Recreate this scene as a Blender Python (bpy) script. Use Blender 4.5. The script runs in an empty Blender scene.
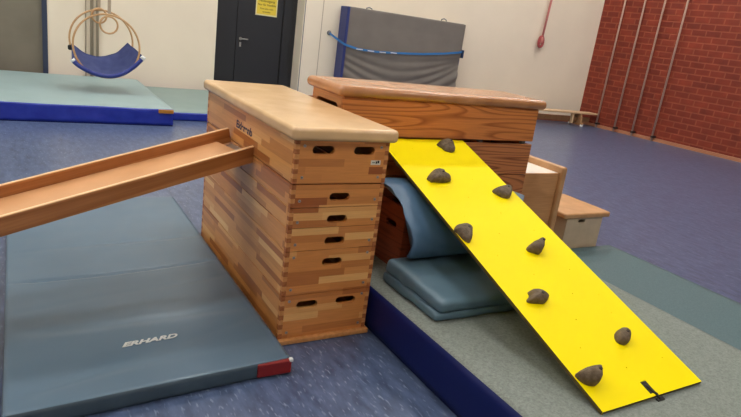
import bpy, bmesh, math, random
from mathutils import Vector, Matrix, noise
random.seed(7)
S = bpy.context.scene
COL = S.collection
PI = math.pi

# ------------------------------------------------------------------ materials
def lin(c):
    return tuple(((v/255)/12.92 if v/255 <= .04045 else ((v/255+.055)/1.055)**2.4) for v in c) + (1,)
class NT:
    def __init__(s, name):
        s.m = bpy.data.materials.new(name); s.m.use_nodes = True
        s.t = s.m.node_tree; s.b = s.t.nodes['Principled BSDF']
    def n(s, typ, **kw):
        nd = s.t.nodes.new(typ)
        for k, v in kw.items():
            if k in nd.inputs: nd.inputs[k].default_value = v
            else: setattr(nd, k, v)
        return nd
    def l(s, a, b): s.t.links.new(a, b)
    def setp(s, **kw):
        for k, v in kw.items(): s.b.inputs[k.replace('_', ' ')].default_value = v
    def mix(s, f, a, b, mode='MIX'):
        nd = s.t.nodes.new('ShaderNodeMix'); nd.data_type = 'RGBA'; nd.blend_type = mode
        for i, v in ((0, f), (6, a), (7, b)):
            if hasattr(v, 'links'): s.l(v, nd.inputs[i])
            else: nd.inputs[i].default_value = v
        return nd.outputs[2]
    def coord(s, scale=(1, 1, 1), loc=(0, 0, 0), rot=(0, 0, 0)):
        tc = s.n('ShaderNodeTexCoord'); mp = s.n('ShaderNodeMapping')
        mp.inputs['Scale'].default_value = scale; mp.inputs['Location'].default_value = loc; mp.inputs['Rotation'].default_value = rot
        s.l(tc.outputs['Object'], mp.inputs['Vector']); return mp.outputs[0]
    def ramp(s, f, stops):
        r = s.n('ShaderNodeValToRGB'); e = r.color_ramp.elements
        while len(e) < len(stops): e.new(.5)
        for i, (p, c) in enumerate(stops): e[i].position = p; e[i].color = c
        s.l(f, r.inputs[0]); return r.outputs[0]
    def bump(s, h, strength=.3, dist=.01):
        b = s.n('ShaderNodeBump', Strength=strength, Distance=dist); s.l(h, b.inputs['Height']); s.l(b.outputs[0], s.b.inputs['Normal'])

def plain(name, c, rough=.5, metal=0, spec=.5, coat=0, var=0, vscale=6, bumps=0, bscale=60):
    t = NT(name); t.setp(Base_Color=lin(c), Roughness=rough, Metallic=metal, Specular_IOR_Level=spec, Coat_Weight=coat)
    if var:
        nz = t.n('ShaderNodeTexNoise', Scale=vscale, Detail=4.0); t.l(t.coord(), nz.inputs['Vector'])
        d = tuple(max(0, x-var) for x in c); u = tuple(min(255, x+var) for x in c)
        t.l(t.ramp(nz.outputs[0], [(.3, lin(d)), (.7, lin(u))]), t.b.inputs['Base Color'])
    if bumps:
        nb = t.n('ShaderNodeTexNoise', Scale=bscale, Detail=3.0); t.l(t.coord(), nb.inputs['Vector']); t.bump(nb.outputs[0], bumps, .004)
    return t.m

def strip_wood(name, a, b, c, swap=False, strip=.034, length=.42, rough=.36, off=0.0, grain=.30):
    """glued strips of solid wood; u runs along x+y, v along z"""
    t = NT(name); tc = t.n('ShaderNodeTexCoord'); sp = t.n('ShaderNodeSeparateXYZ'); t.l(tc.outputs['Object'], sp.inputs[0])
    ad = t.n('ShaderNodeMath', operation='ADD'); t.l(sp.outputs[0], ad.inputs[0]); t.l(sp.outputs[1], ad.inputs[1])
    cb = t.n('ShaderNodeCombineXYZ'); t.l(ad.outputs[0], cb.inputs[0]); t.l(sp.outputs[2], cb.inputs[1])
    mp = t.n('ShaderNodeMapping'); mp.inputs['Location'].default_value = (off, off*.37, 0); t.l(cb.outputs[0], mp.inputs[0])
    s2 = t.n('ShaderNodeSeparateXYZ'); t.l(mp.outputs[0], s2.inputs[0]); dv = t.n('ShaderNodeMath', operation='DIVIDE'); dv.inputs[1].default_value = strip; t.l(s2.outputs[1], dv.inputs[0])
    fl = t.n('ShaderNodeMath', operation='FLOOR'); t.l(dv.outputs[0], fl.inputs[0]); wn = t.n('ShaderNodeTexWhiteNoise', noise_dimensions='1D'); t.l(fl.outputs[0], wn.inputs['W'])
    ma = t.n('ShaderNodeMath', operation='MULTIPLY_ADD'); ma.inputs[1].default_value = 1.7; t.l(wn.outputs[0], ma.inputs[0]); t.l(s2.outputs[0], ma.inputs[2])
    c3 = t.n('ShaderNodeCombineXYZ'); t.l(ma.outputs[0], c3.inputs[0]); t.l(s2.outputs[1], c3.inputs[1]); mp = c3
    def brick(l, o, c1, c2):
        br = t.n('ShaderNodeTexBrick', offset=o, offset_frequency=2, squash=1.0)
        br.inputs['Color1'].default_value = c1; br.inputs['Color2'].default_value = c2; br.inputs['Mortar'].default_value = c1
        for k, v in (('Scale', 1.0), ('Mortar Size', 0.0), ('Bias', 0.0), ('Brick Width', l), ('Row Height', strip)): br.inputs[k].default_value = v
        t.l(mp.outputs[0], br.inputs[0]); return br.outputs['Color']
    r1 = brick(length, .37, (0, 0, 0, 1), (1, 1, 1, 1))
    col = t.ramp(r1, [(0, lin(a)), (.45, lin(b)), (.8, lin(b)), (1, lin(c))])
    g = t.n('ShaderNodeTexNoise', Scale=1.0, Detail=5.0); m2 = t.n('ShaderNodeMapping'); m2.inputs['Scale'].default_value = (7, 110, 1); t.l(mp.outputs[0], m2.inputs[0]); t.l(m2.outputs[0], g.inputs[0])
    gr = t.ramp(g.outputs[0], [(.3, (.62, .55, .48, 1)), (.65, (1.0, 1.0, 1.0, 1))])
    t.l(t.mix(grain, col, gr, 'MULTIPLY'), t.b.inputs['Base Color'])
    t.setp(Roughness=rough, Coat_Weight=.15, Coat_Roughness=.25); return t.m

def grain_wood(name, a, b, scale=(1.2, 14), ring=2.2, rough=.4, dist=3.5):
    """plain sawn board with cathedral grain; u along x+y, v along z"""
    t = NT(name); tc = t.n('ShaderNodeTexCoord'); sp = t.n('ShaderNodeSeparateXYZ'); t.l(tc.outputs['Object'], sp.inputs[0])
    ad = t.n('ShaderNodeMath', operation='ADD'); t.l(sp.outputs[0], ad.inputs[0]); t.l(sp.outputs[1], ad.inputs[1])
    cb = t.n('ShaderNodeCombineXYZ'); t.l(ad.outputs[0], cb.inputs[0]); t.l(sp.outputs[2], cb.inputs[1])
    mp = t.n('ShaderNodeMapping'); mp.inputs['Scale'].default_value = (scale[0], scale[1], 1); t.l(cb.outputs[0], mp.inputs[0])
    w = t.n('ShaderNodeTexNoise', Scale=.55, Detail=1.0, Roughness=.3); t.l(mp.outputs[0], w.inputs[0])
    mu = t.n('ShaderNodeMath', operation='MULTIPLY'); mu.inputs[1].default_value = ring*7.0; t.l(w.outputs[0], mu.inputs[0])
    fr = t.n('ShaderNodeMath', operation='FRACT'); t.l(mu.outputs[0], fr.inputs[0])
    nz = t.n('ShaderNodeTexNoise', Scale=1.0, Detail=4.0); m2 = t.n('ShaderNodeMapping'); m2.inputs['Scale'].default_value = (5, 120, 1); t.l(cb.outputs[0], m2.inputs[0]); t.l(m2.outputs[0], nz.inputs[0])
    col = t.ramp(fr.outputs[0], [(0, lin(b)), (.5, lin(b)), (.86, lin(a)), (1, lin(b))])
    gr = t.ramp(nz.outputs[0], [(.3, (.7, .6, .55, 1)), (.65, (1, 1, 1, 1))])
    t.l(t.mix(.5, col, gr, 'MULTIPLY'), t.b.inputs['Base Color']); t.setp(Roughness=rough, Coat_Weight=.1); return t.m

M = {}
def floor_mat():
    t = NT('blue_linoleum'); v = t.coord()
    def ns(sc, stretch, rot, det):
        n = t.n('ShaderNodeTexNoise', Scale=sc, Detail=det, Roughness=.55); m = t.n('ShaderNodeMapping'); m.inputs['Scale'].default_value = stretch; m.inputs['Rotation'].default_value = (0, 0, rot)
        t.l(v, m.inputs[0]); t.l(m.outputs[0], n.inputs[0]); return n
    n1 = ns(9.0, (2.2, .7, 1), .25, 3.0); n3 = ns(34.0, (2.0, .55, 1), .3, 1.0); n2 = ns(1.3, (1, 1, 1), 0, 2.0)
    c = t.ramp(n1.outputs[0], [(.30, lin((60, 73, 102))), (.5, lin((76, 92, 124))), (.72, lin((94, 110, 144)))])
    fk = t.ramp(n3.outputs[0], [(.60, (0, 0, 0, 1)), (.74, (1, 1, 1, 1))])
    c = t.mix(.0, c, lin((122, 136, 160))); t.l(fk, c.node.inputs[0])
    c2 = t.ramp(n2.outputs[0], [(.3, (.92, .92, .95, 1)), (.7, (1, 1, 1, 1))])
    t.l(t.mix(1.0, c, c2, 'MULTIPLY'), t.b.inputs['Base Color'])
    t.setp(Roughness=.31); t.setp(Specular_IOR_Level=.6); return t.m
def brick_mat():
    t = NT('red_brick'); tc = t.n('ShaderNodeTexCoord'); mp = t.n('ShaderNodeMapping'); mp.inputs['Rotation'].default_value = (PI/2, 0, 0)
    sp = t.n('ShaderNodeSeparateXYZ'); t.l(tc.outputs['Object'], sp.inputs[0]); cb = t.n('ShaderNodeCombineXYZ'); t.l(sp.outputs[0], cb.inputs[0]); t.l(sp.outputs[2], cb.inputs[1])
    br = t.n('ShaderNodeTexBrick', offset=.5)
    br.inputs['Color1'].default_value = lin((118, 38, 17)); br.inputs['Color2'].default_value = lin((138, 50, 24)); br.inputs['Mortar'].default_value = lin((150, 72, 46))
    for k, v in (('Scale', 1.0), ('Mortar Size', .022), ('Mortar Smooth', 1.0), ('Bias', -.1), ('Brick Width', .30), ('Row Height', .125)): br.inputs[k].default_value = v
    t.l(cb.outputs[0], br.inputs[0])
    nz = t.n('ShaderNodeTexNoise', Scale=5.0, Detail=5.0); t.l(cb.outputs[0], nz.inputs[0])
    g = t.ramp(nz.outputs[0], [(.3, (.72, .68, .68, 1)), (.7, (1.05, 1.05, 1.05, 1))])
    t.l(t.mix(.8, br.outputs[0], g, 'MULTIPLY'), t.b.inputs['Base Color']); t.setp(Roughness=.7)
    iv = t.n('ShaderNodeMath', operation='SUBTRACT'); iv.inputs[0].default_value = 1; t.l(br.outputs['Fac'], iv.inputs[1]); t.bump(iv.outputs[0], .6, .006); return t.m
def felt_mat(name, a, b, rough=.85, bs=260, bstr=.15):
    t = NT(name); v = t.coord(); n1 = t.n('ShaderNodeTexNoise', Scale=90.0, Detail=4.0, Roughness=.8); t.l(v, n1.inputs[0])
    t.l(t.ramp(n1.outputs[0], [(.35, lin(a)), (.65, lin(b))]), t.b.inputs['Base Color']); t.setp(Roughness=rough, Specular_IOR_Level=.3)
    n2 = t.n('ShaderNodeTexNoise', Scale=float(bs)); t.l(v, n2.inputs[0]); t.bump(n2.outputs[0], bstr, .003); return t.m

M['floor'] = floor_mat(); M['brick'] = brick_mat()
M['plaster'] = plain('cream_plaster', (232, 221, 202), .8, var=3, vscale=1.2, bumps=.05, bscale=90)
M['ceiling'] = plain('ceiling_board', (205, 200, 190), .9)
M['brownbase'] = plain('brown_baseboard', (150, 92, 62), .5, var=10)
M['tan'] = plain('tan_skirting', (176, 120, 88), .5)
M['door'] = plain('black_door_paint', (38, 40, 46), .42)
M['doorgap'] = plain('door_gap', (14, 14, 17), .6)
M['garage'] = plain('grey_door_panel', (120, 114, 100), .6, var=5, vscale=3)
M['garframe'] = plain('dark_blue_frame', (50, 60, 84), .45)
M['steel'] = plain('brushed_steel', (190, 190, 190), .3, metal=1)
M['screw'] = plain('screw_metal', (175, 170, 165), .35, metal=.7)
M['pole'] = plain('dull_metal_pole', (196, 168, 152), .45, metal=.1)
M['polebeige'] = plain('beige_metal_rail', (176, 160, 138), .5)
M['slot'] = plain('dark_steel_socket', (45, 30, 26), .7)
M['lampmetal'] = plain('lamp_housing', (220, 220, 215), .5)
M['yellow'] = plain('yellow_board_paint', (255, 232, 0), .5, spec=.1)
M['plyedge'] = plain('dark_board_edge', (86, 72, 30), .6)
M['hold'] = plain('brown_resin_hold', (96, 80, 60), .7, var=16, vscale=45, bumps=.9, bscale=90)
M['black'] = plain('black_rubber', (16, 14, 13), .6)
M['holeblack'] = plain('bolt_black', (20, 18, 16), .6)
M['lamA'] = strip_wood('laminated_beech', (160, 92, 44), (216, 150, 84), (238, 190, 124))
M['lamB'] = strip_wood('laminated_beech_light', (168, 100, 50), (222, 160, 94), (242, 200, 136), off=.73)
M['lamEnd'] = strip_wood('laminated_beech_end', (160, 84, 38), (220, 146, 78), (242, 188, 118), strip=.038, length=.34, off=1.31)
M['endgrain'] = plain('beech_end_grain', (166, 96, 50), .6, var=18, vscale=60)
M['fingerlight'] = plain('beech_finger', (210, 146, 86), .5, var=12, vscale=40)
M['leather'] = plain('tan_leather', (224, 186, 138), .22, spec=.8, var=8, vscale=5, bumps=.08, bscale=220)
M['leather2'] = plain('brown_tan_leather', (178, 122, 78), .24, spec=.8, var=10, vscale=6, bumps=.08, bscale=220)
M['pine'] = grain_wood('red_brown_pine', (134, 72, 34), (204, 130, 76))
M['pineTop'] = grain_wood('orange_brown_pine', (176, 96, 40), (222, 140, 72), scale=(1.0, 11))
M['pineEnd'] = grain_wood('orange_pine', (176, 104, 52), (212, 146, 84), ring=1.5)
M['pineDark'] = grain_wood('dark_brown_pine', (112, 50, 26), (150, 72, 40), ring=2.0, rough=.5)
M['slide'] = grain_wood('varnished_slide_wood', (166, 104, 54), (194, 132, 78), scale=(.4, 8), rough=.3, ring=1)
M['slidebed'] = plain('pale_slide_bed', (212, 160, 114), .25, spec=.6, var=8, vscale=4)  # bed in a paler tone than the rails
M['slidelight'] = plain('pale_rail_edge', (240, 200, 150), .4)
M['birch'] = plain('pale_birch_ply', (206, 186, 158), .45, var=6, vscale=9)
M['ply'] = grain_wood('brown_ply', (196, 142, 90), (210, 156, 104), scale=(3, 3), ring=1, rough=.4)
M['plylid'] = plain('light_wood_lid', (200, 152, 104), .35, var=8, vscale=10)
M['plyglare'] = plain('ply_painted_glare', (250, 246, 236), .25, spec=.6)  # wooden board whose lamp reflection is put into the white base colour
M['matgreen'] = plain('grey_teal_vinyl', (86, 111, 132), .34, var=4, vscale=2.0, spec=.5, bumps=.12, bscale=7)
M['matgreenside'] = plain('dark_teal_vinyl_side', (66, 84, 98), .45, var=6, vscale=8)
M['redvinyl'] = plain('dark_red_vinyl', (134, 26, 26), .5)
M['feltgrey'] = felt_mat('grey_green_carpet_mat', (108, 116, 112), (140, 147, 141))
M['navy'] = plain('navy_vinyl', (3, 22, 88), .55, spec=.3, var=2, vscale=6)
M['thinmat'] = felt_mat('teal_thin_mat', (76, 100, 106), (90, 114, 120), .55, 120, .05)
M['backtop'] = plain('pale_teal_vinyl', (142, 166, 170), .5, var=4, vscale=2)
M['backtop2'] = plain('grey_teal_mat_top', (128, 150, 148), .5, var=4, vscale=2)
M['backside'] = plain('royal_blue_vinyl', (30, 50, 160), .35, var=8, vscale=7, bumps=.4, bscale=14)
M['orange'] = plain('orange_patch', (176, 120, 40), .5)
M['bluefold'] = plain('slate_blue_vinyl', (78, 110, 142), .4, var=6, vscale=5, spec=.5)
M['slatefold'] = plain('grey_blue_vinyl', (90, 118, 136), .42, var=6, vscale=5, spec=.5)
M['wallgrey'] = plain('grey_fabric_cover', (114, 108, 102), .8, var=4, vscale=3)
M['wallblue'] = plain('blue_mat_side', (40, 52, 112), .5)
M['strapblue'] = plain('light_blue_strap', (46, 116, 180), .55)
M['white'] = plain('white_marking', (220, 224, 226), .5)
M['cover'] = plain('dark_strap', (34, 56, 92), .6)
M['ringwood'] = plain('blond_ring_wood', (196, 156, 108), .4, var=8, vscale=20)
M['sling'] = plain('blue_sling_cloth', (80, 94, 152), .6, var=8, vscale=9, bumps=.3, bscale=18)
M['slingrim'] = plain('deep_blue_rim', (38, 52, 130), .4)
M['rope'] = plain('red_rope', (198, 122, 116), .7, var=12, vscale=60)
M['ropedark'] = plain('dark_red_rope', (164, 70, 72), .7)
M['bench'] = plain('pale_bench_wood', (206, 176, 138), .5, var=6)
M['benchdark'] = plain('bench_foot_wood', (150, 112, 76), .6, var=8)
M['signyellow'] = plain('yellow_sign', (226, 200, 66), .5)
M['signtext'] = plain('dark_sign_text', (96, 80, 16), .6)
M['signwhite'] = plain('pale_sign_border', (222, 214, 170), .5)
M['inkblue'] = plain('dark_blue_ink', (58, 54, 84), .6)
M['inkwhite'] = plain('white_print', (214, 218, 218), .6)
M['grey'] = plain('grey_metal', (120, 122, 126), .5, metal=.4)
M['sticker'] = plain('white_sticker', (220, 216, 205), .5)

# ------------------------------------------------------------------ mesh helpers
class MB:
    def __init__(s): s.bm = bmesh.new(); s.mats = []
    def mi(s, m):
        if m not in s.mats: s.mats.append(m)
        return s.mats.index(m)
    def merge(s, bm2, m, T=None, smooth=False):
        i = s.mi(m)
        if T is not None: bm2.transform(T)
        if T is not None and T.determinant() < 0: bmesh.ops.reverse_faces(bm2, faces=bm2.faces)
        for f in bm2.faces: f.material_index = i; f.smooth = smooth
        me = bpy.data.meshes.new('t'); bm2.to_mesh(me); bm2.free(); s.bm.from_mesh(me); bpy.data.meshes.remove(me); return s
    def box(s, x0, x1, y0, y1, z0, z1, m, bev=0, T=None, seg=2):
        b = bmesh.new(); bmesh.ops.create_cube(b, size=1)
        for v in b.verts: v.co = Vector(((x0+x1)/2+v.co.x*(x1-x0), (y0+y1)/2+v.co.y*(y1-y0), (z0+z1)/2+v.co.z*(z1-z0)))
        if bev: bmesh.ops.bevel(b, geom=b.edges[:], offset=bev, segments=seg, affect='EDGES', profile=.5)
        return s.merge(b, m, T, False)
    def tube(s, pts, r, m, n=10, closed=False, T=None, cap=True):
        b = bmesh.new(); pts = [Vector(p) for p in pts]; N = len(pts); rings = []
        up = None
        for i, p in enumerate(pts):
            if closed: d = pts[(i+1) % N]-pts[i-1]
            else: d = pts[min(i+1, N-1)]-pts[max(i-1, 0)]
            d.normalize()
            if up is None:
                a = Vector((0, 0, 1)) if abs(d.z) < .9 else Vector((1, 0, 0)); up = d.cross(a).normalized()
            up = (up-d*up.dot(d)).normalized(); w = d.cross(up)
            rr = r[i] if isinstance(r, (list, tuple)) else r
            rings.append([b.verts.new(p+(up*math.cos(2*PI*k/n)+w*math.sin(2*PI*k/n))*rr) for k in range(n)])
        for i in range(N if closed else N-1):
            A, B = rings[i], rings[(i+1) % N]
            for k in range(n): b.faces.new((A[k], A[(k+1) % n], B[(k+1) % n], B[k]))
        if not closed and cap: b.faces.new(rings[0][::-1]); b.faces.new(rings[-1])
        bmesh.ops.recalc_face_normals(b, faces=b.faces); return s.merge(b, m, T, True)
    def cyl(s, p, q, r, m, n=16, T=None):
        b = bmesh.new(); p = Vector(p); q = Vector(q); d = q-p
        bmesh.ops.create_cone(b, cap_ends=True, segments=n, radius1=r, radius2=r, depth=d.length)
        X = Matrix.Translation((p+q)/2) @ d.to_track_quat('Z', 'Y').to_matrix().to_4x4(); b.transform(X)
        return s.merge(b, m, T, False)
    def plate(s, outer, holes, t, m, bev=0, T=None, seg=2, smooth=False):
        """flat board in local xy, thickness t around z=0"""
        cu = bpy.data.curves.new('t', 'CURVE'); cu.dimensions = '2D'; cu.fill_mode = 'BOTH'; cu.extrude = t/2-bev; cu.bevel_depth = bev; cu.bevel_resolution = seg; cu.offset = -bev
        for lp in [outer]+list(holes):
            sp = cu.splines.new('POLY'); sp.points.add(len(lp)-1); sp.use_cyclic_u = True
            for k, q in enumerate(lp): sp.points[k].co = (q[0], q[1], 0, 1)
        ob = bpy.data.objects.new('t', cu); me = bpy.data.meshes.new_from_object(ob)
        b = bmesh.new(); b.from_mesh(me); bmesh.ops.remove_doubles(b, verts=b.verts, dist=1e-5)
        bmesh.ops.recalc_face_normals(b, faces=b.faces)
        bpy.data.objects.remove(ob); bpy.data.curves.remove(cu); bpy.data.meshes.remove(me)
        return s.merge(b, m, T, smooth)
    def soft(s, x0, x1, y0, y1, z0, z1, r, m, nx=30, ny=30, nz=8, disp=None, T=None, sidemat=None):
        """rounded slab with a fine grid, pushed about by disp(point, normal)"""
        b = bmesh.new(); L = (x1-x0, y1-y0, z1-z0); n = (nx, ny, nz); vd = {}
        def V(i, j, k):
            if (i, j, k) not in vd: vd[i, j, k] = b.verts.new((x0+L[0]*i/nx, y0+L[1]*j/ny, z0+L[2]*k/nz))
            return vd[i, j, k]
        for a, bb, c in ((0, 1, 2), (1, 2, 0), (2, 0, 1)):
            for e in (0, n[c]):
                for i in range(n[a]):
                    for j in range(n[bb]):
                        q = []
                        for di, dj in ((0, 0), (1, 0), (1, 1), (0, 1)):
                            idx = [0, 0, 0]; idx[a] = i+di; idx[bb] = j+dj; idx[c] = e; q.append(V(*idx))
                        b.faces.new(q if e else q[::-1])
        lo = Vector((x0, y0, z0)); hi = Vector((x1, y1, z1))
        for v in b.verts:
            rr = min(r, L[0]/2, L[1]/2, L[2]/2)
            cI = Vector(tuple(min(max(v.co[k], lo[k]+rr), hi[k]-rr) for k in range(3)))
            d = v.co-cI
            if d.length > 1e-7:
                # push points near the edges onto the rounded corner
                d = d.normalized()*rr; v.co = cI+d
        for v in b.verts: v.co = Vector(v.co)
        b.normal_update()
        if disp:
            new = [(v, disp(v.co.copy(), v.normal.copy())) for v in b.verts]
            for v, c in new: v.co = c
        b.normal_update()
        if sidemat is None: return s.merge(b, m, T, True)
        i0, i1 = s.mi(m), s.mi(sidemat)
        if T is not None: b.transform(T)
        for f in b.faces: f.material_index = i0 if f.normal.z > .6 else i1; f.smooth = True
        me = bpy.data.meshes.new('t'); b.to_mesh(me); b.free(); s.bm.from_mesh(me); bpy.data.meshes.remove(me); return s
    def quad(s, pts, m, T=None):
        b = bmesh.new(); b.faces.new([b.verts.new(p) for p in pts]); return s.merge(b, m, T)
    def build(s, name, parent=None, loc=None):
        me = bpy.data.meshes.new(name); s.bm.to_mesh(me); s.bm.free()
        for m in s.mats: me.materials.append(M[m])
        o = bpy.data.objects.new(name, me); COL.objects.link(o)
        if parent: o.parent = parent
        if loc: o.location = loc
        return o
def thing(name, label, cat, loc=(0, 0, 0), rz=0, group=None):
    o = bpy.data.objects.new(name, None); COL.objects.link(o); o.location = loc; o.rotation_euler = (0, 0, rz); o.empty_display_size = .1
    o['label'] = label; o['category'] = cat
    if group: o['group'] = group
    return o
def tag(o, label, cat, group=None):
    o['label'] = label; o['category'] = cat
    if group: o['group'] = group
    return o
def struct(o): o['kind'] = 'structure'; return o
def text(name, body, size, m, T, parent, ext=.0006, shear=0, bold=.012, xs=1.0, align='CENTER'):
    cu = bpy.data.curves.new('t', 'FONT'); cu.body = body; cu.size = size; cu.extrude = ext; cu.shear = shear; cu.align_x = align; cu.align_y = 'CENTER'; cu.offset = size*bold
    ob = bpy.data.objects.new('t', cu); me = bpy.data.meshes.new_from_object(ob); bpy.data.objects.remove(ob); bpy.data.curves.remove(cu)
    me.name = name; me.transform(T @ Matrix.Diagonal((xs, 1, 1, 1))); me.materials.clear(); me.materials.append(M[m])
    o = bpy.data.objects.new(name, me); COL.objects.link(o); o.parent = parent; return o
def stadium(cx, cy, w, h, n=6):
    r = h/2; p = []
    for k in range(n+1): a = -PI/2+PI*k/n; p.append((cx+w/2-r+r*math.cos(a), cy+r*math.sin(a)))
    for k in range(n+1): a = PI/2+PI*k/n; p.append((cx-w/2+r+r*math.cos(a), cy+r*math.sin(a)))
    return p
def rrect(x0, x1, y0, y1, r, n=5):
    p = []
    for cx, cy, a0 in ((x1-r, y0+r, -90), (x1-r, y1-r, 0), (x0+r, y1-r, 90), (x0+r, y0+r, 180)):
        for k in range(n+1):
            a = math.radians(a0+90*k/n); p.append((cx+r*math.cos(a), cy+r*math.sin(a)))
    return p
def basis(o, ex, ey, ez): return Matrix(((ex[0], ey[0], ez[0], o[0]), (ex[1], ey[1], ez[1], o[1]), (ex[2], ey[2], ez[2], o[2]), (0, 0, 0, 1)))
XZ = lambda y: basis((0, y, 0), (1, 0, 0), (0, 0, 1), (0, -1, 0))     # local xy -> world x,z  (front faces -y)
def fbm(p, s, seed=0): return noise.noise(Vector((p[0]*s+seed, p[1]*s-seed*.7, p[2]*s+seed*1.3)))

# ------------------------------------------------------------------ room frame
PB = math.radians(-5); PR = math.radians(4.141)
B = Vector((math.cos(PB), math.sin(PB), 0)); NB = Vector((-B.y, B.x, 0)); K = Vector((10.75, 7.83, 0))
WM = basis(K, B, NB, (0, 0, 1))       # back-wall frame: x along the wall to the right, y into the wall, z up
NR = Vector((-math.sin(PR), math.cos(PR), 0)); BR = Vector((math.cos(PR), math.sin(PR), 0))
RM = basis(K, -NR, BR, (0, 0, 1))     # brick-wall frame: x towards the viewer's side, y into the wall
ROOMH = 6.0
def wobj(o, mtx): o.matrix_world = mtx; return o

b = MB(); b.box(-9, 13.5, -9, 11, -.12, 0, 'floor'); struct(b.build('floor'))
# back wall with the recess of the black door and the grey store door
DL, DR = -8.776, -7.196
GR = -11.43
b = MB()
b.box(GR-2.6-6, GR-3.9, 0, .5, 0, ROOMH, 'plaster'); b.box(GR-3.9, GR, 0, .5, 2.9, ROOMH, 'plaster')
b.box(GR, DL, 0, .5, 0, ROOMH, 'plaster'); b.box(DL, DR, 0, .5, 2.75, ROOMH, 'plaster'); b.box(DR, .15, 0, .5, 0, ROOMH, 'plaster')
wobj(struct(b.build('wall_back')), WM)
b = MB(); b.box(-.05, 15.5, 0, .3, 0, ROOMH, 'brick'); wobj(struct(b.build('wall_right')), RM)
b = MB(); b.box(-9.2, -9, -9, 11, 0, ROOMH, 'plaster'); struct(b.build('wall_left'))
b = MB(); b.box(-9.2, 12.6, -7.5, -7.3, 0, ROOMH, 'plaster'); struct(b.build('wall_front'))
b = MB(); b.box(-9.2, 13.5, -9, 11, ROOMH, ROOMH+.2, 'ceiling'); struct(b.build('ceiling'))
b = MB(); b.box(DR+.05, -.01, -.025, 0, 0, .15, 'brownbase', .004); wobj(struct(b.build('baseboard_back')), WM)
b = MB(); b.box(.0, 15, -.03, 0, 0, .07, 'tan', .004); wobj(struct(b.build('baseboard_right')), RM)
b = MB(); b.box(DR+.015, DR+.03, -.006, 0, 0, ROOMH, 'grey'); b.box(-6.83, -6.818, -.006, 0, 0, ROOMH, 'polebeige'); wobj(struct(b.build('trim_1')), WM)

# black steel door in its recess
dr = bpy.data.objects.new('door_1', None); COL.objects.link(dr); struct(dr); dr.matrix_world = WM @ Matrix.Translation((0, .45, 0))
f = lambda s: -10.892+(s+10.892)*(11.774/11.324)
b = MB(); b.box(DL, f(-8.44), -.05, .05, 0, 2.75, 'door', .004); b.box(DL, DR, -.02, .05, 2.2, 2.75, 'door'); b.build('side_panel', dr)
b = MB(); b.box(f(-8.43), f(-7.61), -.045, .03, .01, 2.19, 'door', .004); lf = b.build('door_leaf', dr)
b = MB(); b.box(f(-8.445), f(-8.428), -.03, .04, 0, 2.2, 'doorgap'); b.box(f(-7.612), f(-7.585), -.03, .04, 0, 2.2, 'doorgap'); b.box(f(-7.585), f(-7.42), -.055, .05, 0, 2.2, 'door', .004); b.box(f(-7.42), DR+.0, -.03, .05, 0, 2.2, 'door', .004); b.build('door_frame', dr)
b = MB(); hx = f(-8.35); b.cyl((hx, -.045, 1.05), (hx, -.06, 1.05), .028, 'steel'); b.tube([(hx, -.05, 1.05), (hx, -.095, 1.05), (hx+.02, -.105, 1.05), (hx+.13, -.105, 1.05)], .012, 'steel')
b.box(hx-.018, hx+.018, -.056, -.045, .90, .985, 'steel', .004); b.build('door_handle', dr)
# yellow notice on the door
sg = thing('door_sign', 'yellow rectangular notice with dark lettering on the black door', 'sign'); sg.matrix_world = WM @ Matrix.Translation((f(-7.915), .402, 1.70))
b = MB(); b.box(-.205, .205, -.004, .002, -.19, .13, 'signwhite', .001); b.box(-.185, .185, -.006, -.003, -.165, .13, 'signyellow'); b.box(.02, .2, -.0055, -.003, .13, .15, 'signtext'); b.build('sign_plate', sg)
TX = lambda x, z: basis((x, -.007, z), (1, 0, 0), (0, 0, 1), (0, -1, 0))
for t_, z_, s_ in (('Notausgang', .075, .062), ('Nur für Notfälle', .005, .052), ('Türe bitte nicht', -.065, .040), ('verstellen', -.12, .040)):
    text('sign_text', t_, s_, 'signtext', TX(0, z_), sg, .0004)
# grey store-room door with dark blue frame, far left
gd = bpy.data.objects.new('door_2', None); COL.objects.link(gd); struct(gd); gd.matrix_world = WM
b = MB()
b.box(GR-3.83, GR-.07, .045, .09, .02, 2.83, 'garage', .004)
b.build('door_leaf', gd)
b = MB(); b.box(GR-.075, GR, -.02, .1, 0, 2.9, 'garframe', .006); b.box(GR-3.9, GR-3.825, -.02, .1, 0, 2.9, 'garframe', .006); b.box(GR-3.9, GR, -.02, .1, 2.83, 2.9, 'garframe', .006); b.box(GR-3.9, GR, .09, .14, 0, 2.9, 'garframe'); b.build('door_frame', gd)

# ------------------------------------------------------------------ vaulting boxes
def section(name, parent, W, L, z0, z1, holes, lm, em, fing=True, t=.022, side_holes=None, light='fingerlight', dark='endgrain'):
    """one frame of a vaulting box: two long boards, two end boards with hand holes, finger joints"""
    H = z1-z0; b = MB()
    b.box(0, t, t, L-t, z0, z1, lm, .004, seg=2); b.box(W-t, W, t, L-t, z0, z1, lm, .004, seg=2)
    for y, sgn in ((0, 1), (L, -1)):
        out = [(t, z0), (W-t, z0), (W-t, z1), (t, z1)]
        hs = [stadium(cx, cz, w, h) for cx, cz, w, h in holes]
        b.plate(out, hs, t, em, 0, XZ(y+sgn*t/2))
    n = max(3, int(round(H/.026)))
    if n % 2 == 0: n += 1
    for xa in (0, W-t):
        for ya in (0, L-t):
            for k in range(n):
                za = z0+H*k/n; zb = z0+H*(k+1)/n
                b.box(xa, xa+t, ya, ya+t, za, zb-.0006, (dark if k % 2 == 0 else light) if fing else em)
    return b.build(name, parent)
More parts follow.
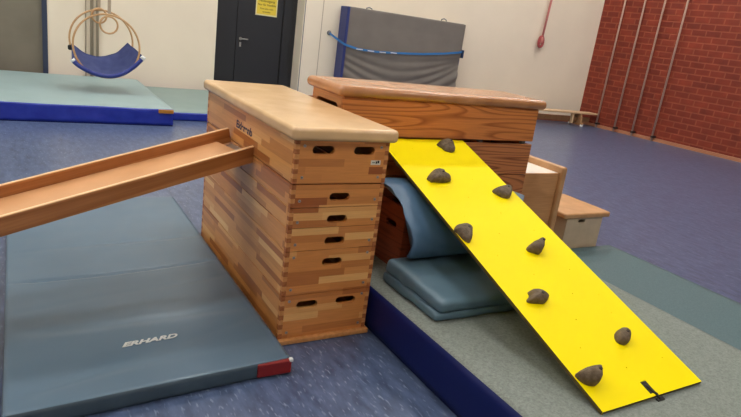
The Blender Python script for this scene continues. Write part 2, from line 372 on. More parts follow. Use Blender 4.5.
def screws(parent, pts, y=0):
    for x, z in pts:
        b = MB(); b.cyl((x, y+.002, z), (x, y-.0025, z), .0075, 'screw', 12); b.box(x-.005, x+.005, y-.0028, y-.0024, z-.0008, z+.0008, 'holeblack'); b.build('screw', parent)

W1, L1 = .5, 1.5
vb = thing('vaulting_box', 'tall light laminated-wood vaulting box of six stacked frames with pale leather top', 'vaulting box')
hole1 = lambda z: [(.256, z, .112, .040)]
hole2 = lambda z: [(.143, z, .116, .042), (.362, z, .116, .042)]
secs = [(.03, .2625, hole2(.205), 'lamA'), (.2655, .4965, hole1(.430), 'lamB'), (.4995, .6145, hole1(.543), 'lamA'), (.6175, .7175, hole1(.657), 'lamB'), (.7205, .833, hole1(.771), 'lamA'), (.8395, 1.050, hole2(1.001), 'lamB')]
for i, (a, c, h, lm) in enumerate(secs):
    s_ = section('box_section', vb, W1, L1, a, c, h, lm, 'lamEnd')
    hh = c-a
    zs = [a+.03, c-.03] if hh > .13 else [a+hh*.3]
    screws(s_, [(x, z) for x in (.045, .455) for z in zs])
    if i == 5:
        b = MB(); b.box(.405, .46, -.0012, 0, .932, .955, 'sticker'); b.box(.432, .440, -.0016, -.001, .938, .950, 'holeblack'); b.box(.442, .452, -.0016, -.001, .940, .953, 'holeblack'); b.box(.412, .428, -.0016, -.001, .941, .946, 'grey'); b.build('sticker', s_)
        text('brand_lettering', 'Eiderenb', .060, 'inkblue', basis((-.0008, .735, .948), (0, -1, 0), (0, 0, 1), (-1, 0, 0)), s_, .0004, xs=1.30, bold=.03)
b = MB(); b.box(-.012, W1+.015, -.022, L1+.02, 0, .028, 'fingerlight', .006); b.build('base_board', vb)
b = MB(); b.plate(rrect(-.032, W1+.035, -.035, L1+.035, .03), [], .062, 'leather', .021, Matrix.Translation((0, 0, 1.079)), seg=6, smooth=True); b.build('padded_top', vb)

# second vaulting box, dark pine, on the big mat
ZM = .25
v2 = thing('vaulting_box', 'reddish-brown pine vaulting box with tan leather top, behind the yellow board', 'vaulting box', (.57, .68, ZM))
W2, L2 = 1.575, .44
def section2(z0, z1, m, em, holes):
    b = MB(); t = .022
    b.box(0, W2, 0, t, z0, z1, m, .003, seg=1); b.box(0, W2, L2-t, L2, z0, z1, m, .003, seg=1)
    for x in (t/2, W2-t/2):
        b.plate([(t, z0), (L2-t, z0), (L2-t, z1), (t, z1)], [stadium(*h) for h in holes], t, em, 0, basis((x, 0, 0), (0, 1, 0), (0, 0, 1), (1, 0, 0)))
    return b.build('box_section', v2)
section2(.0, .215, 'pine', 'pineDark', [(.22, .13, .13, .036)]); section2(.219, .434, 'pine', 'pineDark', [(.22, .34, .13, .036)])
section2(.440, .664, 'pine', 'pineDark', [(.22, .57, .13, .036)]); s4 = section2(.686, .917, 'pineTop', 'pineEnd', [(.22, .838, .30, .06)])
for x in (.3, 1.1, 1.5):
    b = MB(); b.box(x, x+.035, .03, .06, .66, .69, 'grey', .004); b.build('locating_peg', s4)
b = MB(); b.plate(rrect(-.045, W2+.05, -.030, L2+.03, .03), [], .066, 'leather2', .032, Matrix.Translation((0, 0, .951)), seg=6, smooth=True); b.build('padded_top', v2)

# dark box section standing beneath the slanted mat
v3 = thing('box_section', 'dark brown box frame with hand hole under the slanted blue mat', 'vaulting box section', (.78, .17, ZM))
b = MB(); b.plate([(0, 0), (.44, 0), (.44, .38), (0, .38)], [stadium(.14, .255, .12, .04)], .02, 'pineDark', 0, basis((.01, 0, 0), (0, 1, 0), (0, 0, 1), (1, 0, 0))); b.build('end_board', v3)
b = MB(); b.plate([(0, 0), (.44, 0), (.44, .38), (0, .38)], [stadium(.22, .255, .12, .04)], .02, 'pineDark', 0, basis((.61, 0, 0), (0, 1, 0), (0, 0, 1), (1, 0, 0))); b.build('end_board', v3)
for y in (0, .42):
    b = MB(); b.box(.0205, .5995, y, y+.02, 0, .38, 'pineDark', .002); b.build('side_board', v3)

# ------------------------------------------------------------------ big mat with navy side
def big_disp(p, n):
    q = p.copy()
    if n.z < .5 and p.z > .02: q += n*.006*fbm(p, 3, 2)
    return q
b = MB(); b.soft(.53, 2.09, -2.3, 1.9, .0, .25, .018, 'feltgrey', 40, 60, 6, big_disp, sidemat='navy')
tag(b.build('crash_mat'), 'thick grey-green topped mat with navy blue side under the yellow board', 'mat')
b = MB(); b.soft(2.10, 3.38, -2.3, .735, .0, .03, .008, 'thinmat', 20, 30, 2)
tag(b.build('floor_mat'), 'thin flat teal mat on the floor right of the thick mat', 'mat')

# landing mat with lettering
lm = thing('landing_mat', 'grey-teal vinyl landing mat with white lettering, under the wooden slide', 'mat')
def land_disp(p, n):
    u = (p.x+1.17)/1.14; q = p.copy()
    # the near edge runs slightly aslant
    w = max(0, min(1, (1.9-p.y)/2.15)); q.y -= (1-u)*.075*w
    if n.z > .5:
        e = min(u, 1-u, (p.y+.25)/1.1, (2.27-p.y)/1.1); e = max(0, min(1, e*9))
        z = 0
        for yc, sl, a, wd in ((.893, .068, .013, .022), (.87, .068, .004, .10), (.62, .18, .005, .05), (.30, -.05, .0045, .06), (1.32, .12, .006, .05), (.0, .35, .006, .06), (-.08, .1, .004, .04)):
            d = (p.y-yc-sl*(p.x+.6)-.012*math.sin(p.x*5+yc*9)); z -= a*math.exp(-d*d/(wd*wd*.35))*(.6+.4*math.sin(p.x*3+yc*11))
        z += .005*fbm(p, 2.2, 1)+.002*fbm(p, 7, 5)
        q.z += z*e
    elif abs(n.z) < .5: q += n*.003*fbm(p, 6, 3)
    return q
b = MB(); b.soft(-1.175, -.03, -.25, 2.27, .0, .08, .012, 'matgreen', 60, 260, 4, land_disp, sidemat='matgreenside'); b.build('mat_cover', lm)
b = MB(); b.box(-.195, -.032, -.268, -.20, .008, .074, 'redvinyl', .006, Matrix.Translation((0, 0, 0)) @ Matrix.Rotation(0, 4, 'Z')); o = b.build('corner_patch', lm); o['label'] = 'dark red corner patch'
b = MB(); b.soft(-.044, -.0265, -.272, -.250, .066, .082, .005, 'white', 4, 4, 3); b.build('worn_corner', lm)
a_ = math.radians(5.5); text('brand_lettering', 'ERHARD', .047, 'inkwhite', basis((-.603, .062, .0845), (math.cos(a_), math.sin(a_), 0), (-math.sin(a_), math.cos(a_), 0), (0, 0, 1)), lm, .0008, shear=.45, xs=1.34, bold=.035)

# ------------------------------------------------------------------ wooden slide
d = Vector((.954, .206, .217)).normalized(); side = Vector((-d.y, d.x, 0)).normalized(); upv = d.cross(side)*1.0
if upv.z < 0: upv = -upv
P = Vector((.0, .565, .896))
ctr = P+(Vector((0, .973, .898))-P)*.5
Wd = .408*abs(side.y)/1.0
SLm = basis(ctr-upv*.088+Vector((-.004, 0, 0)), -d, -side, upv)
sl = thing('slide', 'wooden trough slide hooked onto the side of the tall light vaulting box', 'slide'); sl.matrix_world = SLm
LS = 3.72
def rail(y):
    b = MB(); T = .022
    b.box(.014 if y < 0 else -.03, LS, y-T/2, y+T/2, 0, .086, 'slide', .003); b.box(.016 if y < 0 else -.028, LS, y-T/2+.001, y+T/2-.001, .084, .0885, 'slidelight', .002)
    return b
# local y runs towards the viewer
yb, yf = -Wd/2, Wd/2
SH = .075
def sl_rail(y, x0):
    b = MB(); T = .022
    b.box(x0, LS, y-T/2, y+T/2, 0, .084, 'slide', .003); b.box(x0+.002, LS-.002, y-T/2+.0015, y+T/2-.0015, .082, .088, 'slidelight', .002); return b.build('side_rail', sl)
sl_rail(yb, -.030); sl_rail(yf, .018)
b = MB(); b.box(.06, LS, yb+.0115, yf-.0115, .010, .028, 'slidebed', .002); b.build('slide_bed', sl)
b = MB(); b.box(.015, .06, yb+.10, yf-.012, .012, .024, 'steel', .002); b.box(.03, .07, yf-.09, yf-.04, -.012, .02, 'grey', .003); b.build('hook_plate', sl)

# ------------------------------------------------------------------ yellow climbing board
yaw, til, BW, BL = .014, .336, .663, 2.022
ex = Vector((math.cos(yaw), math.sin(yaw), 0)); up = Vector((-math.sin(yaw)*math.cos(til), math.cos(yaw)*math.cos(til), math.sin(til))); nb = ex.cross(up)
CM = basis((.85, -1.257, .2665), ex, up, nb)
cb = thing('climbing_board', 'bright yellow sloping climbing board leaning on the dark vaulting box', 'climbing board'); cb.matrix_world = CM
dots = [(.014, 1.831), (.041, 1.728), (.19, 1.907), (.309, 1.735), (.018, 1.501), (.276, 1.558), (.433, 1.57), (.285, 1.397), (.144, 1.231), (.413, 1.242), (.272, 1.073), (.138, .913), (.533, 1.078), (.261, .754), (.52, .756), (.393, .599), (.551, .565), (.273, .447), (.012, .557), (.022, .441), (.526, .45), (.158, .298), (.568, .157), (.314, .155)]
hl = [[(x+.0035*math.cos(k*PI/4), y+.0035*math.sin(k*PI/4)) for k in range(8)] for x, y in dots]
b = MB(); b.plate([(0, 0), (BW, 0), (BW, BL), (0, BL)], hl+[[(.314, .014), (.352, .014), (.352, .076), (.314, .076)]], .016, 'yellow', 0, Matrix.Translation((0, 0, -.008)))
b.box(.001, BW-.001, -.0006, 0, -.0165, -.001, 'plyedge'); b.box(-.0006, 0, .001, BL-.001, -.0165, -.001, 'plyedge'); b.box(BW, BW+.0006, .001, BL-.001, -.0165, -.001, 'plyedge')
b.box(.0, BW, .0, .08, -.0172, -.0162, 'holeblack')
b.build('board_panel', cb)
b = MB(); b.box(.316, .350, .016, .074, -.004, .0015, 'black', .002, Matrix.Translation((0, 0, 0)) @ Matrix.Shear('XY', 4, (0, 0))); b.tube([(.327, .070, -.010), (.330, .045, .0015), (.336, .02, .0015), (.342, .004, .003), (.345, -.012, -.004), (.348, -.020, -.0118)], .006, 'black', 8); b.box(.33, .375, -.024, -.006, -.013, -.004, 'black', .003); b.build('rubber_strap', cb)
b = MB(); b.box(.04, .10, 1.86, 1.94, -.05, -.0165, 'grey', .004); b.tube([(.05, 1.86, -.03), (.045, 1.80, -.05), (.07, 1.78, -.055), (.09, 1.83, -.04)], .010, 'grey', 8); b.build('hanging_bracket', cb)
b = MB(); b.box(.05, .612, BL-.035, BL-.005, -.03, -.0165, 'plyedge', .003); b.build('top_batten', cb)
def hold(pts, peak, h, rnd):
    b = bmesh.new(); n = len(pts); cx = sum(p[0] for p in pts)/n; cy = sum(p[1] for p in pts)/n
    # silhouettes were read with height in them: bring the foot in a little
    N = 28; out = []
    for k in range(N):                                  # closed Catmull-Rom outline
        t = k*n/N; i = int(t); f_ = t-i; a, c, e, g = (pts[(i+j-1) % n] for j in range(4))
        out.append(tuple(.5*((2*c[m])+(-a[m]+e[m])*f_+(2*a[m]-5*c[m]+4*e[m]-g[m])*f_**2+(-a[m]+3*c[m]-3*e[m]+g[m])*f_**3) for m in (0, 1)))
    rings = []; LV = [(0, 0), (.0, .12), (.03, .34), (.12, .58), (.30, .80), (.55, .94), (.8, 1.0)]
    for s_, z in LV:
        rg = []
        for (x, y) in out:
            px = x+(peak[0]-x)*s_; py = y+(peak[1]-y)*s_
            w = 1+.06*fbm((px*40, py*40, z*2), 1, rnd)
            rg.append(b.verts.new((cx+(px-cx)*w, cy+(py-cy)*w-.25*h*z, h*z*(1+.08*fbm((px, py, z), 50, rnd)))))
        rings.append(rg)
    for A, C in zip(rings, rings[1:]):
        for k in range(N): b.faces.new((A[k], A[(k+1) % N], C[(k+1) % N], C[k]))
    b.faces.new(rings[-1]); b.faces.new(rings[0][::-1]); bmesh.ops.recalc_face_normals(b, faces=b.faces)
    mb = MB(); mb.merge(b, 'hold', None, True); o = mb.build('climbing_hold', cb)
    mb = MB(); mb.cyl((peak[0], peak[1]-.25*h-.002, h*.9), (peak[0], peak[1]-.25*h-.002, h*1.06), .0075, 'holeblack', 12); mb.build('bolt', o)
HD = [([(.408, 1.956), (.477, 2.002), (.53, 1.999), (.533, 1.96), (.502, 1.881), (.47, 1.864), (.431, 1.875), (.416, 1.913)], (.505, 1.962), .04),
([(.104, 1.58), (.18, 1.648), (.222, 1.656), (.248, 1.637), (.240, 1.605), (.258, 1.573), (.238, 1.541), (.118, 1.54), (.107, 1.554)], (.205, 1.600), .05),
([(.0, 1.118), (.03, 1.148), (.087, 1.153), (.110, 1.123), (.088, 1.085), (.03, 1.016), (.008, 1.04), (.004, 1.083), (.0, 1.103)], (.062, 1.108), .045),
([(.501, 1.446), (.567, 1.468), (.625, 1.475), (.655, 1.47), (.635, 1.426), (.573, 1.367), (.532, 1.375), (.506, 1.402)], (.597, 1.446), .045),
([(.351, .927), (.399, .958), (.45, .972), (.482, .985), (.484, .964), (.459, .931), (.413, .886), (.374, .897)], (.452, .953), .06),
([(.086, .6), (.117, .619), (.129, .643), (.164, .648), (.199, .632), (.214, .597), (.194, .575), (.163, .561), (.106, .574), (.078, .584)], (.160, .610), .045),
([(.406, .316), (.448, .338), (.482, .342), (.498, .322), (.480, .293), (.436, .26), (.404, .261), (.385, .282)], (.450, .315), .045),
([(.006, .172), (.06, .19), (.105, .190), (.136, .180), (.122, .158), (.098, .131), (.07, .11), (.043, .112), (.018, .131)], (.088, .163), .065)]
for i, (pts, pk, h) in enumerate(HD): hold([(x, y+.004) for x, y in pts], pk, h, i*3.1)

# ------------------------------------------------------------------ folded mats below the board
def low_disp(p, n):
    q = p.copy(); x, y, z = p.x-.62, p.y, p.z-ZM
    t_ = max(0, min(1, (.08-y)/.5)); q.z = ZM+z*(1-.28*t_*t_)
    q += n*(.006*fbm(p, 7, 2)+.003*fbm(p, 16, 8)); q.z = max(q.z, ZM+.0005); return q
fm = thing('folded_mat', 'grey-blue folded mat lying flat on the thick mat, lowest of the two', 'mat')
b = MB()
b.soft(.628, 1.34, -.425, .09, ZM, ZM+.064, .022, 'slatefold', 40, 34, 6, low_disp)
b.build('lower_fold', fm)
def low2(p, n):
    q = low_disp(p, n); t_ = max(0, min(1, (.08-p.y)/.5)); q.x += .018*t_+.008*fbm((0, p.y, p.z), 11, 4); return q
b = MB(); b.soft(.628, 1.33, -.425, .085, ZM+.056, ZM+.142, .030, 'slatefold', 40, 34, 8, low2); b.build('upper_fold', fm)

# slanted mat, swept cross-section in y-z along x
def slanted():
    prof = [(.01, .402), (-.035, .44), (-.045, .50), (-.01, .575), (.06, .635), (.14, .69), (.22, .735), (.29, .752), (.40, .750), (.47, .73), (.475, .69), (.42, .672), (.33, .668), (.22, .66), (.135, .63), (.105, .60), (.10, .54), (.10, .46), (.075, .41)]
    N = 76; n = len(prof); pr = []
    for k in range(N):
        t = k*n/N; i = int(t); f_ = t-i; a, c, e, g = (prof[(i+j-1) % n] for j in range(4))
        pr.append(tuple(.5*((2*c[m])+(-a[m]+e[m])*f_+(2*a[m]-5*c[m]+4*e[m]-g[m])*f_**2+(-a[m]+3*c[m]-3*e[m]+g[m])*f_**3) for m in (0, 1)))
    cy = sum(q[0] for q in pr)/N; cz = sum(q[1] for q in pr)/N
    xs = [.70, .703, .712, .73]+[.73+(1.92-.73)*k/46 for k in range(1, 45)]+[1.90, 1.915, 1.92]
    b = bmesh.new(); rings = []
    for j, x in enumerate(xs):
        e = min(x-.70, 1.92-x); sh = .94+.06*min(1, math.sqrt(max(0, e)/.03))
        rg = []; xr = x
        for i, (y, z) in enumerate(pr):
            x = xr
            sag = 0
            if y < .25: sag = .012*math.sin((x-.7)*13+z*9)*math.exp(-(x-.7)*2.5)
            w = .010*fbm((x, y, z), 5, 1)+.004*fbm((x, y, z), 13, 6)
            # diagonal creases fanning from the upper left corner
            cr = .009*math.exp(-((z-(.72-.75*(x-.70)))/.018)**2)+.008*math.exp(-((z-(.56-.30*(x-.70)))/.014)**2)
            yy = cy+(y-cy)*sh; zz = cz+(z-cz)*sh
            front = 1 if y < .28 and z-.402 > .02 and i < N*.5 else .15
            yy += (sag-w*1.0+cr)*front
            if y > .09 and z < .68: yy = max(yy, y) if y < .12 and x > .77 else yy
            yf_ = -.045+(z-.5)*.84 if z > .5 else -.045+(.5-z)*.3
            lz = max(0, min(1, (.72-z)/.05)); kx = (x-.70)/1.22
            x0_ = .70+max(0, y-yf_)*.85*lz; x1_ = 1.44+max(0, min(1, (y+.02)/.40))*.42; x = x0_+(x1_-x0_)*kx
            if zz > .6: zz = .6+(zz-.6)*(1-.80*kx**2)
            rg.append(b.verts.new((x+(.012*fbm((y, z, 0), 9, 3) if j < 4 else 0), yy, max(zz, .3935 if y < .09 else zz))))
        rings.append(rg)
    for A, C in zip(rings, rings[1:]):
        for k in range(N): b.faces.new((A[k], C[k], C[(k+1) % N], A[(k+1) % N]))
    b.faces.new(rings[0]); b.faces.new(rings[-1][::-1]); bmesh.ops.recalc_face_normals(b, faces=b.faces)
    mb = MB(); mb.merge(b, 'bluefold', None, True); return mb
tag(slanted().build('folded_mat'), 'slate-blue folded mat leaning aslant against the dark box frame, upper of the two', 'mat')

# ------------------------------------------------------------------ small boxes on the right
sb = thing('box_step', 'pale low wooden step box with brown top and hand hole, standing upright', 'box', (2.80, .762, 0))
b = MB(); b.plate([(0, 0), (.43, 0), (.43, .285), (0, .285)], [stadium(.178, .256, .082, .030)], .018, 'birch', 0, XZ(.009)); b.build('front_board', sb)
b = MB(); b.plate([(0, 0), (.43, 0), (.43, .285), (0, .285)], [stadium(.215, .25, .09, .030)], .018, 'birch', 0, XZ(.491)); b.build('back_board', sb)
for x in (0, .412):
    b = MB(); b.box(x, x+.018, .0182, .4818, 0, .285, 'birch', .002); b.build('side_board', sb)
b = MB(); b.plate(rrect(-.055, .50, -.02, .53, .02), [], .046, 'plylid', .014, Matrix.Translation((0, 0, .308)), seg=4); b.build('top_board', sb)
tb = thing('box_step', 'brown wooden step box tipped on its side, its top plate upright', 'box', (2.19, .765, 0))
b = MB(); b.box(.0, .40, 0, .018, .03, .672, 'ply', .004); b.build('front_board', tb)
b = MB(); b.box(.0, .40, .40, .418, .03, .672, 'ply', .004); b.build('back_board', tb)
b = MB(); b.box(.0, .40, .0185, .3995, .655, .673, 'plyglare', .002); o = b.build('side_board', tb); o['label'] = 'side board with white glare put into its colour'
b = MB(); b.box(.0, .40, .0185, .3995, .03, .048, 'ply', .002); b.build('side_board', tb)
b = MB(); b.plate(rrect(0, .725, -.03, .45, .02), [], .052, 'plylid', .014, basis((.427, 0, 0), (0, 0, 1), (0, 1, 0), (-1, 0, 0)), seg=4); b.build('top_board', tb)

# ------------------------------------------------------------------ mats at the back left
bm_ = thing('crash_mat', 'large pale teal crash mat with royal blue side beneath the hanging swing', 'mat')
def bd(p, n):
    q = p.copy()
    if abs(n.z) < .5 and n.y < -.3: q += n*(.012*fbm((p.x+p.z*.8, 0, p.z), 5, 2)+.006*fbm((p.x-p.z, 0, p.z), 12, 5))
    if n.z > .5: q.z += .006*fbm(p, 1.5, 3)
    return q
b = MB(); b.soft(-3.3, .675, 5.585, 8.45, 0, .222, .02, 'backtop', 80, 30, 8, bd, sidemat='backside'); b.build('mat_cover', bm_)
b = MB(); b.box(.48, .668, 5.566, 5.60, .165, .212, 'orange', .004); o = b.build('corner_patch', bm_); o['label'] = 'orange corner patch'
b = MB(); b.box(-3.2, .66, 5.574, 5.60, .0, .012, 'navy'); b.build('bottom_piping', bm_)
b = MB(); b.soft(.70, 2.9, 5.99, 8.45, 0, .118, .015, 'backtop2', 30, 20, 5, None, sidemat='backside')
tag(b.build('gym_mat'), 'lower grey-teal mat with blue side, right of the large crash mat', 'mat')

# upright soft mat leaning on the back wall with strap
um = thing('crash_mat', 'grey crash mat with blue side standing upright against the back wall', 'mat'); um.matrix_world = WM
sx0, sx1 = -6.475, -3.86
def ud(p, n):
    q = p.copy(); u = (p.x-sx0)/(sx1-sx0)
    q.z -= .018*u*(p.z/1.9)
    if n.y < -.5:
        z = p.z; a = .0
        for zc, am, k in ((.92, .030, .55), (.72, .035, .75), (.52, .035, .9), (1.12, .015, .3), (.33, .03, .8)):
            cz = zc+k*.55*(abs(2*u-.9))**1.6-.12
            d_ = (z-cz); a += am*math.exp(-d_*d_/.0028)*(.35+.65*abs(2*u-.9))
        q.y += a-.035*math.sin(PI*min(1, max(0, z/1.6)))*math.sin(PI*min(1, max(0, u)))
    return q
b = MB(); b.soft(sx0, sx1, -.37, -.03, 0, 1.885, .02, 'wallgrey', 60, 8, 90, ud); 
for f_ in b.bm.faces:
    if f_.normal.x < -.5: f_.material_index = b.mi('wallblue')
b.build('mat_cover', um)
b = MB(); b.box(sx0-.004, sx0+.05, -.376, -.02, .01, 1.882, 'wallblue', .01); b.build('side_band', um)
for s_ in (-5.97, -4.30):
    b = MB(); zt = 1.87; b.tube([(s_-.06, -.2, zt), (s_-.055, -.2, zt+.03), (s_, -.2, zt+.05), (s_+.055, -.2, zt+.03), (s_+.06, -.2, zt)], .012, 'grey', 8); b.build('carry_handle', um)
st = thing('tension_strap', 'light blue tension strap across the upright grey mat, hooked to the wall', 'strap'); st.matrix_world = WM
SP = [(-6.657, -.03, 1.357), (-6.60, -.16, 1.30), (-6.49, -.385, 1.205), (-6.43, -.40, 1.185), (-6.2, -.425, 1.14), (-5.8, -.435, 1.13), (-5.3, -.43, 1.155), (-4.8, -.43, 1.19), (-4.3, -.42, 1.25), (-3.95, -.40, 1.305), (-3.84, -.37, 1.325), (-3.80, -.2, 1.33), (-3.80, -.0, 1.33)]
def ribbon(pts, hw, th, m, mb):
    for i in range(len(pts)-1):
        a = Vector(pts[i]); c = Vector(pts[i+1]); dd = (c-a).normalized(); nn = dd.cross(Vector((0, 0, 1))).normalized(); uu = nn.cross(dd).normalized()
        mb.box(-.001, (c-a).length+.004, -th/2, th/2, -hw, hw, m, 0, basis(a, dd, nn, uu))
b = MB(); ribbon(SP, .019, .005, 'strapblue', b); b.build('webbing', st)
for s_ in (-6.17, -5.93, -5.68, -5.44):
    z_ = 1.14 if s_ < -6 else 1.133 if s_ < -5.6 else 1.146
    b = MB(); b.box(s_-.07, s_+.06, -.446, -.428, z_-.008, z_+.008, 'white'); b.build('white_marking', st)
b = MB(); b.tube([(-6.66+.035*math.cos(a*PI/6), -.012, 1.36+.035*math.sin(a*PI/6)) for a in range(12)], .010, 'grey', 8, closed=True); b.cyl((-6.66, 0, 1.36), (-6.66, -.035, 1.36), .014, 'grey'); b.build('wall_hook', st)
b = MB(); b.box(-3.855, -3.835, -.42, -.30, 1.20, 1.36, 'cover', .004); b.build('end_loop', st)

# wall rails left of the door
for s_, r_, dy in ((-10.85, .016, -.05), (-10.775, .024, -.06), (-10.69, .018, -.06)):
    pass
wr = thing('wall_rail', 'vertical metal rail pair fixed to the back wall behind the swing', 'rail'); wr.matrix_world = WM
for s_, r_ in ((-10.785, .026), (-10.70, .020)):
    b = MB(); b.tube([(s_, -.05, 0), (s_, -.05, 5.9)], r_, 'polebeige', 12); b.build('rail_tube', wr)
for z_ in (.3, 1.6, 3.0, 4.4, 5.7):
    b = MB(); b.box(-10.83, -10.66, -.05, 0, z_, z_+.05, 'grey', .004); b.build('wall_bracket', wr)
b = MB(); b.tube([(-10.875, -.03, .02), (-10.875, -.03, 5.9)], .008, 'polebeige', 8); o = b.build('pull_cord', None); o.matrix_world = WM; tag(o, 'thin vertical cord on the back wall, left of the metal rails', 'cord')

# ------------------------------------------------------------------ swing of two hoops with blue sling
sw = thing('hoop_swing', 'hanging swing of two wooden hoops carrying a blue cloth sling', 'swing'); 
SC = Vector((-.021, 6.564, .862)); R_ = .415; DY = .60
sw.matrix_world = basis(SC, (math.cos(.0), 0, 0), (0, 1, 0), (0, 0, 1))
for x_, y_, z_ in ((.035, 0, R_), (-.03, DY, R_+.03)):
    b = MB(); b.box(x_-.012, x_+.012, y_-.003, y_+.003, z_-.016, ROOMH-SC.z-.001, 'polebeige', .001); b.build('hanging_strap', sw)
NH = 64
for yy, dx, dz in ((0, 0, 0), (DY, 0, .03)):
    b = MB(); b.tube([(dx+R_*math.cos(2*PI*k/NH), yy, dz+R_*math.sin(2*PI*k/NH)) for k in range(NH)], .0135, 'ringwood', 10, closed=True); b.build('wooden_hoop', sw)
b = bmesh.new(); NU, NV = 40, 14; gr = []
def spl(P, t):
    n = len(P)-1; t = min(max(t, 0), .99999)*n; i = int(t); f_ = t-i; a, c, e, g = P[max(i-1, 0)], P[i], P[i+1], P[min(i+2, n)]
    return [.5*((2*c[m])+(-a[m]+e[m])*f_+(2*a[m]-5*c[m]+4*e[m]-g[m])*f_**2+(-a[m]+3*c[m]-3*e[m]+g[m])*f_**3) for m in (0, 1)]
FR = [(-.43, -.205), (-.34, -.285), (-.17, -.365), (.02, -.392), (.20, -.345), (.36, -.225), (.475, -.09)]
RE = [(-.39, -.05), (-.28, -.125), (-.15, -.185), (-.03, -.20), (.10, -.165), (.20, -.115), (.345, .035)]
for j in range(NV+1):
    v = j/NV; row = []
    for i in range(NU+1):
        u = i/NU; fx, fz = spl(FR, u); bx, bz = spl(RE, u); w = v
        x = fx+(bx-fx)*w; z = fz+(bz-fz)*w-.03*math.sin(PI*v)*math.sin(PI*u)
        row.append(b.verts.new((x, v*DY, z+.014*fbm((x*3, v, z*3), 3, 2))))
    gr.append(row)
for j in range(NV):
    for i in range(NU): b.faces.new((gr[j][i], gr[j][i+1], gr[j+1][i+1], gr[j+1][i]))
ret = bmesh.ops.solidify(b, geom=b.faces[:], thickness=.012)
bmesh.ops.recalc_face_normals(b, faces=b.faces)
mb = MB(); mb.merge(b, 'sling', None, True); slg = mb.build('cloth_sling', sw)
b = MB(); b.tube([(spl(FR, k/30)[0], -.005, spl(FR, k/30)[1]) for k in range(31)], .030, 'slingrim', 10); b.build('padded_rim', slg)
for u_ in (.03, .97):
    b = MB(); A_ = spl(FR, u_-.03); C_ = spl(FR, u_+.03); b.tube([(A_[0], -.005, A_[1]), (C_[0], -.005, C_[1])], .033, 'white', 10); b.build('white_tape', slg)
b = MB(); b.soft(-R_-.02, -R_+.05, .56, .64, -.14, -.07, .02, 'black', 4, 4, 4); b.build('black_knot', slg)
for px, py, zc, r_, ln, lab in ((.024, 6.755, 1.135, .112, 0, 'wooden gymnastic ring hanging lower, in front of the hoops'), (-.075, 6.97, 1.235, .095, 0, 'wooden gymnastic ring hanging higher, partly behind the lower ring')):
    rg = thing('gymnastic_ring', lab, 'ring', (px, py, zc), 0, 'gymnastic rings')
    b = MB(); b.tube([(r_*math.cos(2*PI*k/32), .35*r_*math.sin(2*PI*k/32)*0, r_*math.sin(2*PI*k/32)) for k in range(32)], .013, 'ringwood', 10, closed=True); b.build('ring_loop', rg)
    b = MB(); b.box(-.017, .017, -.004, .004, r_-.012, ROOMH-zc-.001, 'polebeige', .001); b.build('hanging_strap', rg)

# ------------------------------------------------------------------ red rope, bench, wall poles
rp = thing('rope', 'hanging red rope ending in an oval loop on the cream wall', 'rope'); rp.matrix_world = WM
b = MB(); b.tube([(-1.648, -.09, 1.86), (-1.61, -.09, 2.6), (-1.57, -.09, 3.6), (-1.55, -.09, 5.95)], .024, 'rope', 8); b.build('rope_line', rp)
b = MB(); b.tube([(-1.665+.062*math.cos(k*PI/10), -.09, 1.745+.115*math.sin(k*PI/10)) for k in range(20)], .028, 'ropedark', 8, closed=True)
b.tube([(-1.665, -.10, 1.845), (-1.668, -.115, 1.78), (-1.675, -.11, 1.70)], [.03, .036, .024], 'rope', 8); b.build('rope_loop', rp)
bn = thing('gym_bench', 'long low wooden gymnastics bench against the back wall in the corner', 'bench'); bn.matrix_world = WM
b = MB(); b.box(-3.66, -.02, -.62, -.34, .285, .320, 'bench', .008); b.build('seat_board', bn)
b = MB(); b.box(-3.6, -.12, -.505, -.455, .10, .20, 'benchdark', .006); b.build('stretcher', bn)
for s_ in (-3.3, -1.9, -.50):
    b = MB(); b.plate([(-.23, .03), (.23, .03), (.13, .28), (-.13, .28)], [], .045, 'benchdark', .004, basis((s_, -.48, 0), (0, 1, 0), (0, 0, 1), (1, 0, 0))); lg = b.build('leg', bn)
    for y_ in (-.68, -.28):
        b = MB(); b.soft(s_-.035, s_+.035, y_-.03, y_+.03, 0, .055, .015, 'white', 4, 4, 4); b.build('rubber_foot', lg)
b = MB(); b.box(-.74, -.70, -.60, -.52, .06, .284, 'bench', .004); b.build('support_post', bn)
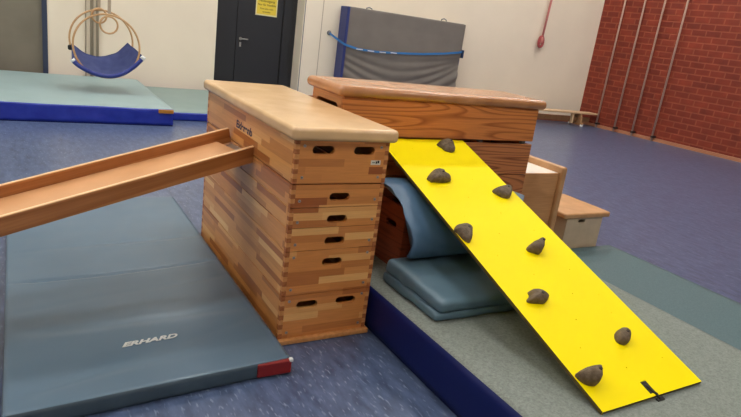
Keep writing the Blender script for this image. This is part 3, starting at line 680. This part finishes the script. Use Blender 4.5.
for k, s_ in enumerate((7.03-6.42, 7.03-5.93, 7.03-5.47, 7.03-4.975)):
    s_ = s_*1.0+ (0.0)
    lab = ['first steel pole on the brick wall, nearest the corner', 'second steel pole on the brick wall, counted from the corner', 'third steel pole on the brick wall, counted from the corner', 'steel pole on the brick wall farthest from the corner'][k]
    # pole positions were measured along the wall from the old origin: shift to K
    off = (Vector((BR.x*11.287, BR.y*11.287, 0))+NR*(7.03-s_)-K).dot(-NR)
    pl_ = thing('wall_pole', lab, 'pole', group='steel poles on the brick wall'); pl_.matrix_world = RM @ Matrix.Translation((off, -.10, 0))
    b = MB(); b.tube([(0, 0, .0), (0, 0, 5.9)], .019, 'pole', 12); b.build('pole_tube', pl_)
    b = MB(); b.box(-.028, .028, -.025, .1, .075, .12, 'slot', .006); b.build('floor_socket', pl_)

# ------------------------------------------------------------------ lights
lamp = NT('lamp_tube'); lamp.setp(Base_Color=(1, 1, 1, 1), Emission_Color=(1.0, .95, .875, 1), Emission_Strength=36.0); M['lamp'] = lamp.m
for iy, y_ in enumerate((-3.5, 1.0, 4.2, 6.4)):
    for ix, x_ in enumerate((-6.5, -2.6, 1.2, 5.0, 8.8)):
        if y_ < 0 and ix in (0, 4): continue
        lp = thing('ceiling_lamp', 'long fluorescent ceiling lamp out of view above the hall', 'lamp', (x_, y_, ROOMH-.12), 0, 'ceiling lamps')
        b = MB(); b.box(-.9, .9, -.18, .18, .0, .12, 'lampmetal', .005); b.build('housing', lp)
        b = MB(); b.box(-.86, .86, -.15, .15, -.012, -.001, 'lamp'); b.build('diffuser', lp)
w = bpy.data.worlds.new('world'); S.world = w; w.use_nodes = True; w.node_tree.nodes['Background'].inputs[0].default_value = (.9, .93, 1, 1); w.node_tree.nodes['Background'].inputs[1].default_value = .15

# ------------------------------------------------------------------ camera
fk, yw, pt, rl, cx, cy, cz = [1.00858, 0.54793, 0.28966, 0.13533, -1.08779, -2.50166, 1.57814]
F = Vector((math.sin(yw)*math.cos(pt), math.cos(yw)*math.cos(pt), -math.sin(pt)))
R0 = Vector((math.cos(yw), -math.sin(yw), 0)); U0 = R0.cross(F)
Rv = R0*math.cos(rl)+U0*math.sin(rl); Uv = -R0*math.sin(rl)+U0*math.cos(rl)
cam = bpy.data.cameras.new('camera'); co = bpy.data.objects.new('camera', cam); COL.objects.link(co)
co.matrix_world = basis((cx, cy, cz), Rv, Uv, -F)
cam.sensor_fit = 'HORIZONTAL'; cam.sensor_width = 36; cam.lens = fk*600/741*36; cam.clip_start = .05; cam.clip_end = 100
S.camera = co
S.view_settings.view_transform = 'Standard'; S.view_settings.look = 'None'; S.view_settings.gamma = 1; S.view_settings.exposure = 0.22; S.view_settings.use_curve_mapping = False
